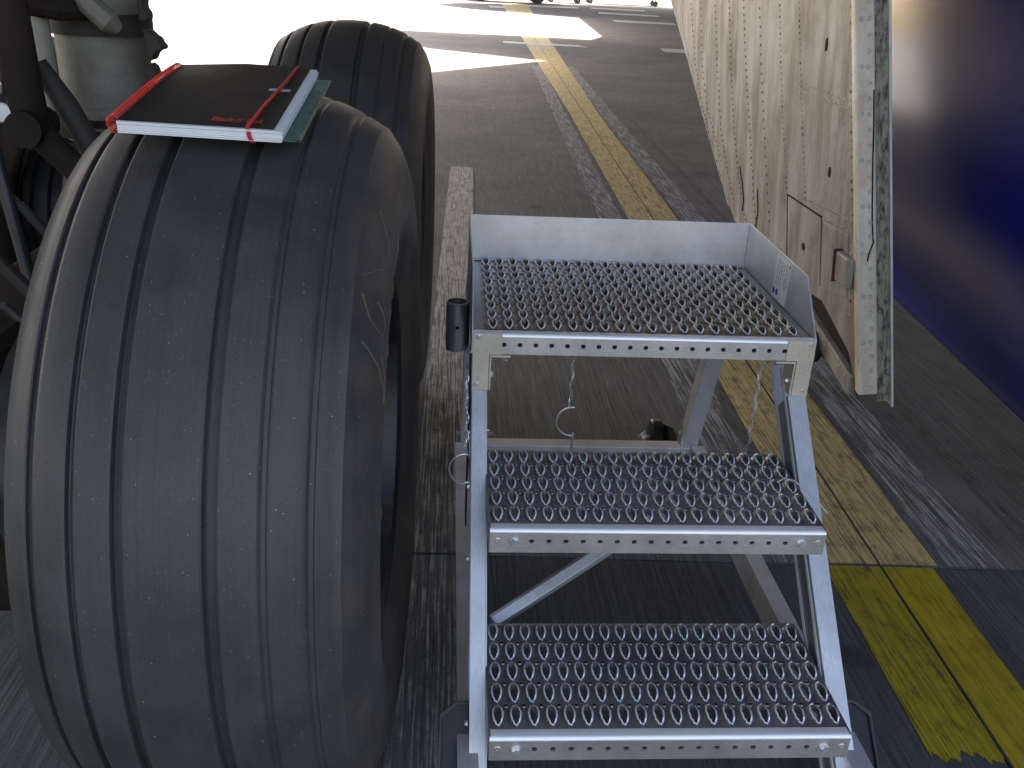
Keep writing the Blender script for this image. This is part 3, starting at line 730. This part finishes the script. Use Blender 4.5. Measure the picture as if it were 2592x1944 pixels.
# rear legs, base rails, rear bar
for s_ in (0, 1):
    x = (-.035, .01) if s_ == 0 else (.600, .647)
    b = MB(); b.beam(((x[0]+x[1])/2, 1.03, z0-.042), ((x[0]+x[1])/2, 1.235, .16), (1, 0, 0), (x[1]-x[0])/2, .0225); lg = b.build('rear_leg', ALU, st, bevel=.002)
    xr = (-.050, -.014) if s_ == 0 else (.627, .665)
    b = MB(); b.box(xr[0], xr[1], -.02, 1.21, .152, .155)
    wv = (-.0175, -.014) if s_ == 0 else (.627, .630)
    b.box(wv[0], wv[1], -.02, 1.21, .085, .152); b.build('base_rail', ALU, st, bevel=.0008)
    gx_ = .003 if s_ == 0 else .605
    b = MB(); b.prism([(1.19, .10), (1.26, .10), (1.262, .215), (1.225, .235)], ((0, 1, 0), (0, 0, 1), (1, 0, 0)), (gx_, 0, 0), -.008, -.003) if s_ else b.prism([(1.19, .10), (1.26, .10), (1.262, .215), (1.225, .235)], ((0, 1, 0), (0, 0, 1), (1, 0, 0)), (gx_, 0, 0), .011, .015)
    gp = b.build('gusset', ALU_DULL, st, bevel=.0008)
    bolt(gp, (gx_-.008 if s_ else gx_+.015, 1.235, .185), (-1 if s_ else 1, 0, 0), .6); bolt(gp, (gx_-.008 if s_ else gx_+.015, 1.225, .125), (-1 if s_ else 1, 0, 0), .6)
    # caster behind the rear bar
    cx = .075 if s_ == 0 else .575; dirx = 1 if s_ == 0 else -1
    if s_ == 0: cx = .012
    cc = Vector((cx, 1.425, .075))
    b = MB(); b.lathe([(-.017, .020), (-.0175, .040), (-.0175, .050), (-.012, .054), (.012, .054), (.0175, .050), (.0175, .040), (.017, .020)], 36, 'X', cc, close=True); cw = b.build('caster_wheel', BLACK, st, smooth=35)
    b = MB(); b.lathe([(-.020, 0), (-.020, .021), (.020, .021), (.020, 0)], 24, 'X', cc); b.build('hub', STEEL_DK, cw)
    b = MB(); b.tube([cc+Vector((-.055, 0, 0)), cc+Vector((.055, 0, 0))], .006, 10); b.build('axle', ZINC, cw)
    sx_ = 1 if s_ == 0 else -1
    bolt(cw, cc+Vector((sx_*.034, 0, 0)), (sx_, 0, 0), 1.7); 
    b = MB()
    xx = cx - sx_*.026
    b.prism([(1.262, .10), (1.30, .055), (1.46, .05), (1.47, .10), (1.33, .155), (1.262, .155)], ((0, 1, 0), (0, 0, 1), (1, 0, 0)), (0, 0, 0), xx-.003, xx+.003)
    b.build('caster_bracket', BLACK, st, bevel=.001)
b = MB(); b.box(-.013, .626, 1.205, 1.25, .105, .150); b.build('rear_bar', ALU, st, bevel=.002)
b = MB(); p, q = Vector((.02, .33, .215)), Vector((.575, .62, .43)); b.beam(p, q, (0, -.6, .8), .018, .010); b.beam(p+Vector((0, .012, -.004)), q+Vector((0, .012, -.004)), (0, .8, .6), .014, .0015); b.build('diagonal_brace', ALU, st, bevel=.001)
# tube socket on the left of the deck
b = MB(); b.lathe([(z0-.118, .0215), (z0-.118, .0245), (z0-.010, .0245), (z0-.010, .0215)], 36, 'Z', (-.0585, .76, 0), close=True); ts = b.build('tube_socket', ALU_DULL, st)
b = MB(); b.lathe([(-.0005, 0), (-.0005, .0042), (.0002, .0042)], 12, 'Y', (-.0585, .7355, z0-.062)); b.build('socket_hole', HOLE, ts)
b = MB(); b.box(-.034, -.0332, .73, .79, z0-.11, z0-.02); b.build('socket_strap', STEEL_DK, ts, bevel=.0003)
# black strip with bolts along the left stringer
b = MB(); b.box(-.0345, -.0315, yf+.002, yf+.06, .30, z0-.046); bs = b.build('black_strip', BLACK, st, bevel=.0008)
for z_ in (.715, .685, .656, .613, .596): bolt(bs, (-.035, yf+.02, z_-.025), (-1, -.4, 0), .6)
# chains and spring pins
def chain_mb(p, q, sag=0, n_=26):
    b = MB(); p = Vector(p); q = Vector(q)
    pts = [p.lerp(q, k/n_) + Vector((0, 0, -sag*math.sin(math.pi*k/n_))) + Vector((.0022*math.sin(k*1.3), .002*math.cos(k*.9), 0)) for k in range(n_+1)]
    for k in range(n_):
        a, c = pts[k], pts[k+1]; L_ = (c-a); t = L_.normalized(); sd = t.orthogonal().normalized()
        if k % 2: sd = t.cross(sd)
        h_ = L_.length*.72; lp = []
        for m_ in range(10):
            an = 2*math.pi*m_/10; lp.append((a+c)/2 + t*h_*math.cos(an) + sd*.0028*math.sin(an))
        b.tube(lp, .0009, 5, closed=True)
    return b
def hook_mb(c, r_, ang0, ang1, ex, ez, rod=None):
    b = MB(); pts = [Vector(c)+Vector(ex)*r_*math.cos(R(ang0+(ang1-ang0)*k/20))+Vector(ez)*r_*math.sin(R(ang0+(ang1-ang0)*k/20)) for k in range(21)]
    b.tube(pts, .0019, 8)
    if rod: b.tube([rod[0], rod[1]], .0032, 8)
    return b
chain_mb((.207, .80, z0-.043), (.206, .80, .462), 0, 24).build('chain', ZINC, st)
hook_mb((.212, .80, .426), .034, 80, 280, (1, 0, 0), (0, .15, 1), ((.2185, .80, .396), (.217, .80, .335))).build('spring_pin', ZINC, st)
chain_mb((.575, .62, z0-.043), (.574, .62, .40), 0, 34).build('chain', ZINC, st)
chain_mb((-.042, .49, z0-.06), (-.038, .46, .515), 0, 20).build('chain', ZINC, st)
hook_mb((-.040, .49, .468), .031, 80, 270, (1, 0, 0), (0, .15, 1), ((-.040, .49, .438), (-.02, .49, .438))).build('spring_pin', ZINC, st)
# loose cable tie on the second tread
b = MB(); pts = [(.560, .395, .500), (.572, .392, .512), (.585, .375, .515), (.598, .34, .512), (.612, .30, .505), (.618, .285, .500)]
b.tube(pts, .0013, 6); tag(b.build('cable_tie', simple('white_nylon', (.75, .75, .75), .4), smooth=60), 'thin white cable tie lying on the right end of the middle tread', 'cable tie')

# ------------------------------------------------------------------ landing gear door (local frame: X along the door, Y up the panel, Z away from the steps)
E1 = Vector((.03, 1, 0)).normalized(); E2 = Vector((-.10, .003, 1.0)); E2 = (E2-E1*E1.dot(E2)).normalized(); E3 = E1.cross(E2)
dr = thing('gear_door', 'tall dirty white riveted aircraft door panel hanging right of the steps', 'aircraft door', (1.18, 1.42, .25), world_parts=False)
Md = Matrix((E1, E2, E3)).transposed().to_4x4(); Md.translation = Vector((1.18, 1.42, .25)); dr.matrix_world = Md; dr['kind'] = 'thing'
XYZ = ((1, 0, 0), (0, 1, 0), (0, 0, 1))
def edge_a(bv): return -.012+.293*bv
poly = [(edge_a(.0), 0), (edge_a(2.2), 2.2), (5.6, 2.2), (3.218, 1.024), (2.746, .766), (2.196, .456), (1.836, .261), (1.554, .144), (1.05, .12), (.70, .13), (.36, .165), (.09, .09)]
b = MB(); b.prism(poly, XYZ, (0, 0, 0), 0, .014); sk = b.build('inner_skin', DOOR, dr, bevel=.003)
sa = lambda q: 1.62+.65*q
light = [(sa(2.19), 2.19), (5.55, 2.19), (3.218, 1.04), (2.196, .475), (1.735, .265), (sa(.175), .175)]  # unseen back, split light and dark to shape the blue panel's reflection
dark = [(edge_a(.0)+.02, .01), (edge_a(2.2)+.03, 2.19), (sa(2.19)-.004, 2.19), (sa(.17)-.004, .17), (1.554, .165), (.70, .15), (.36, .185), (.09, .11)]
b = MB(); b.prism(light, XYZ, (0, 0, 0), .0145, .098); b.build('outer_skin', DOOR_WHITE, dr, bevel=.004)
b = MB(); b.prism(dark, XYZ, (0, 0, 0), .0145, .098); b.build('outer_skin', BLUE, dr, bevel=.004)
# the two members of the near edge
def edge_bar(c0, c1, da0, da1, b0, b1, nm, mt, bev=.003):
    b = MB(); v = []
    for bv in (b0, b1):
        for da in (da0, da1):
            for c in (c0, c1): v.append((edge_a(bv)+da, bv, c))
    b.add(v, [(0, 1, 3, 2), (4, 6, 7, 5), (0, 4, 5, 1), (2, 3, 7, 6), (0, 2, 6, 4), (1, 5, 7, 3)])
    return b.build(nm, mt, dr, bevel=bev)
es = edge_bar(-.004, .056, -.022, .012, -.005, 2.2, 'edge_strip', DOOR_EDGE, .006)
sl = edge_bar(.0565, .097, -.012, .012, -.03, 2.2, 'edge_seal', SEAL, .002)
edge_bar(.0975, .105, -.020, .012, -.045, 2.2, 'edge_rim', DOOR_WHITE, .002)
b = MB(); b.tube([(edge_a(q)-.024+.001*math.sin(q*40), q, .046+.004*math.sin(q*9)) for q in [.44+.02*k for k in range(22)]], .0022, 6)
b.tube([(edge_a(.44)-.024, .44, .046), (edge_a(.40)-.024, .405, .030), (edge_a(.38)-.024, .385, .026)], .0022, 6); b.build('crack', HOLE, es)
# large rivets on the edge strip
rv = MB(); n_ = 12
v = []; 
for r_, h_ in ((.0072, 0), (.0066, .0022), (.004, .0036)): v += [(r_*math.cos(2*math.pi*k/n_), -h_, r_*math.sin(2*math.pi*k/n_)) for k in range(n_)]
rv.add(v, [(i*n_+k, i*n_+(k+1) % n_, (i+1)*n_+(k+1) % n_, (i+1)*n_+k) for i in range(2) for k in range(n_)] + [tuple(2*n_+k for k in range(n_))])
rv0 = None; q = .02; k = 0
rot_e = Vector((0, -1, 0)).rotation_difference(Vector((-1, .293, 0)).normalized()).to_euler()
while q < 1.5:
    for c in ((.036,) if k % 3 else (.034, .014)):
        if rv0 is None: rv0 = rv.build('rivet', RIVET_L, es, off=(0, 0, 0)); o = rv0
        else: o = rv0.copy(); col.objects.link(o)
        o.parent = es; o.location = (edge_a(q)-.0222, q+random.uniform(-.004, .004), c+random.uniform(-.002, .002)); o.rotation_euler = rot_e
    q += .043; k += 1
# rivet rows on the skin
rows = [[(2.644, 1.039), (2.467, .722), (2.29, .559), (2.05, .40)], [(2.397, 1.046), (2.314, .735), (2.173, .558), (1.816, .344)], [(2.084, 1.055), (1.986, .765), (1.876, .505), (1.753, .371), (1.55, .2)],
        [(1.807, 1.062), (1.729, .788), (1.625, .542), (1.536, .382), (1.35, .17)], [(1.562, 1.069), (1.472, .812), (1.355, .556), (1.28, .375), (1.18, .17)], [(1.317, 1.076), (1.219, .772), (1.05, .363), (1.007, .272)],
        [(1.046, 1.083), (.963, .799), (.847, .514), (.794, .37), (.72, .15)], [(.819, 1.089), (.739, .823), (.661, .608), (.60, .45)], [(.327, 1.103), (.255, .827), (.173, .543), (.10, .20)],
        [(2.95, 1.035), (2.72, .80), (2.40, .60), (2.05, .40), (1.75, .24)]]
sp_ = [.030, .034, .030, .026, .028, .036, .020, .020, .024, .022]
rb = MB(); rl = MB()
def rivet_at(b, a, bv, r_=.0042, h_=.0028):
    n_ = 7; v = []
    for rr, hh in ((r_*1.25, 0), (r_*.8, h_)): v += [(a+rr*math.cos(2*math.pi*k/n_), bv+rr*math.sin(2*math.pi*k/n_), -hh) for k in range(n_)]
    b.add(v, [(k, (k+1) % n_, n_+(k+1) % n_, n_+k) for k in range(n_)] + [tuple(n_+k for k in range(n_))])
for r_, d_ in zip(rows, sp_):
    (a0, b0), (a1, b1) = r_[0], r_[1]; s_ = (a0-a1)/(b0-b1); pts = [(a0+s_*1.0, b0+1.0)] + r_
    acc = 0
    for (a0, b0), (a1, b1) in zip(pts, pts[1:]):
        L_ = math.hypot(a1-a0, b1-b0)
        while acc < L_:
            t = acc/L_; pale = d_ < .025 and random.random() < .8; qa, qb = a0+(a1-a0)*t+random.uniform(-.002, .002), b0+(b1-b0)*t
            rivet_at(rb, qa, qb, random.uniform(.0036, .0048), .0009 if pale else .0028)
            if pale: rivet_at(rl, qa+.0006, qb+.0006, .0034, .003)
            acc += d_*random.uniform(.95, 1.05)
        acc -= L_
for (p, q) in (((.73, .824), (.248, .828)), ((.73, .80), (.248, .804)), ((.64, .452), (.157, .49)), ((.50, .425), (.157, .455))):
    n_ = int(math.dist(p, q)/.022)
    for k in range(n_+1): rivet_at(rl, p[0]+(q[0]-p[0])*k/n_, p[1]+(q[1]-p[1])*k/n_+random.uniform(-.002, .002))
o = rb.build('skin_rivet', RIVET, sk); o['kind'] = 'stuff'
o = rl.build('skin_rivet', RIVET_L, sk); o['kind'] = 'stuff'
# access covers, holes, bracket, arm
b = MB(); b.prism([(.786, .425), (.42, .433), (.385, .21), (.74, .185)], XYZ, (0, 0, 0), -.004, -.0003); ac = b.build('access_cover', DOOR, sk, bevel=.001)
b = MB(); b.prism([(.40, .430), (.17, .44), (.14, .25), (.365, .20)], XYZ, (0, 0, 0), -.0025, -.0003); b.build('access_cover', DOOR, sk, bevel=.001)
b = MB(); b.prism([(.794, .431), (.416, .439), (.414, .435), (.79, .427)], XYZ, (0, 0, 0), -.0046, -.0003); b.prism([(.797, .431), (.75, .18), (.745, .18), (.789, .431)], XYZ, (0, 0, 0), -.0046, -.0003)
b.build('cover_gap', HOLE, sk, smooth=0)
b = MB()
for a, bv, ra, rb_ in ((.506, .968, .0085, .020), (.384, .591, .0095, .017), (.245, .335, .010, .014)):
    b.prism([(a+ra*math.cos(k*math.pi/8)-.3*rb_*math.sin(k*math.pi/8)*.3, bv+rb_*math.sin(k*math.pi/8)) for k in range(16)], XYZ, (0, 0, 0), -.003, -.0004)
b.prism([(.572+.018*math.cos(k*math.pi/10), .294+.014*math.sin(k*math.pi/10)) for k in range(20)], XYZ, (0, 0, 0), -.0052, -.0045)
b.build('drain_hole', HOLE, sk, smooth=0)
b = MB()
b.tube([(1.42, .22, -.002), (1.40, .27, -.003), (1.43, .33, -.003), (1.47, .37, -.003), (1.49, .40, -.002)], .0022, 5); b.build('scratch', HOLE, sk); b = MB(); b.tube([(1.20, .2, -.002), (1.17, .28, -.003), (1.20, .36, -.002)], .002, 5); b.build('scratch', HOLE, sk)
b = MB(); b.box(.10, .205, .29, .385, -.024, -.001); bk = b.build('stop_block', DOOR, dr, bevel=.006)
b = MB(); b.box(.2055, .212, .283, .39, -.030, -.001); b.build('stop_pad', simple('maroon_rubber', (.09, .025, .02), .5), bk, bevel=.004)
b = MB(); b.prism([(.36, .163), (.09, .088), (.05, .02), (.30, -.01), (.72, .04), (.70, .128)], XYZ, (0, 0, 0), .010, .05); b.build('lower_shade_plate', BROWNBLK, dr, bevel=.004)  # dark plate standing in for the shaded cavity low on the door
b = MB(); b.beam((.66, .10, .0), (.03, -.0, .0), (0, 1, 0), .035, .012); ar = b.build('hinge_arm', DOOR, dr, bevel=.004)
b = MB()
for k in range(11): rivet_at(b, .60-.053*k, .108-.0085*k, .005, .014)
b.build('arm_rivet', RIVET_L, ar)['kind'] = 'stuff'
b = MB(); b.lathe([(-.07, .0), (-.07, .05), (-.06, .058), (.0, .058), (.01, .05), (.01, 0)], 28, 'Z', (.36, .005, -.01)); b.build('roller', BLACK, dr, bevel=0)

# ------------------------------------------------------------------ blue panel beyond the door
sec = [(.45, .10), (.30, .105), (.17, .13), (.08, .18), (.03, .26), (0, .40), (-.02, .65), (-.02, 1.0), (0, 1.4), (.05, 1.9), (.14, 2.4), (.7, 2.45)]
bl = thing('fuselage_fairing', 'glossy dark blue aircraft skin curving down behind the white riveted door', 'aircraft skin', (1.8, 2, .25))
b = MB(); ny = 24; n_ = len(sec)
for j in range(ny+1):
    y = -.8+7.3*j/ny
    for ox, z_ in sec: b.v.append((1.665+.10*(y-1.8)+ox, y, z_))
for j in range(ny):
    for i in range(n_): b.f.append([j*n_+i, j*n_+(i+1) % n_, (j+1)*n_+(i+1) % n_, (j+1)*n_+i]); b.m.append(0)
b.f.append(list(range(n_))); b.m.append(0); b.f.append([ny*n_+i for i in range(n_)]); b.m.append(0)
b.build('painted_skin', BLUE, bl, smooth=50)

# ------------------------------------------------------------------ vehicles far across the stand (only their lower parts are in view)
def road_wheel(parent, c, r_, wd):
    c = Vector(c); b = MB(); b.lathe([(-wd/2, r_*.55), (-wd/2, r_*.9), (-wd*.4, r_), (wd*.4, r_), (wd/2, r_*.9), (wd/2, r_*.55)], 28, 'Y', c, close=True); wh = b.build('wheel', RUB, parent)
    b = MB(); b.lathe([(-wd*.4, 0), (-wd*.4, r_*.56), (wd*.4, r_*.56), (wd*.4, 0)], 24, 'Y', c); b.build('rim', CREAM, wh)
tk = thing('service_truck', 'white service truck parked far across the sunlit stand, wheels just showing', 'truck', (3, 48.4, 0))
for x in (1.3, 4.05):
    for y in (47.6, 49.4): road_wheel(tk, (x, y, .38), .38, .26)
WHITE = simple('truck_white', (.7, .7, .7), .35, 0, .05)
b = MB(); b.box(.3, 3.2, 47.5, 49.5, .75, 2.3); b.build('cargo_box', WHITE, tk, bevel=.04)
b = MB(); b.prism([(3.25, .6), (5.0, .6), (5.0, 1.3), (4.5, 1.45), (4.2, 2.2), (3.25, 2.2)], ((1, 0, 0), (0, 0, 1), (0, 1, 0)), (0, 0, 0), 47.55, 49.45); b.build('cab', WHITE, tk, bevel=.05)
b = MB(); b.box(.5, 4.8, 47.9, 49.1, .45, .6); b.build('chassis', BLACK, tk)
for (xa, xb_, yy, lab) in ((5.1, 6.5, 51.9, 'small wheeled baggage cart just right of the far white truck'), (7.35, 10.9, 53.4, 'long wheeled baggage cart at the far top right of the stand')):
    cart = thing('baggage_cart', lab, 'cart', ((xa+xb_)/2, yy, 0), 'baggage carts far across the stand')
    b = MB(); b.box(xa-.2, xb_+.2, yy-.6, yy+.6, .42, .52); b.build('cart_deck', STEEL_DK, cart, bevel=.01)
    b = MB()
    for x in (xa-.15, xb_+.15):
        for y in (yy-.55, yy+.55): b.box(x-.025, x+.025, y-.025, y+.025, .525, 1.6)
    b.box(xa-.2, xb_+.2, yy-.6, yy+.6, 1.605, 1.65); b.build('cart_frame', WHITE, cart)
    for x in (xa, xb_):
        for y in (yy-.45, yy+.45):
            road_wheel(cart, (x, y, .13), .13, .07)
            b = MB(); b.tube([(x, y+.05, .13), (x, y+.05, .42)], .03, 8); b.build('caster_fork', STEEL_DK, cart)
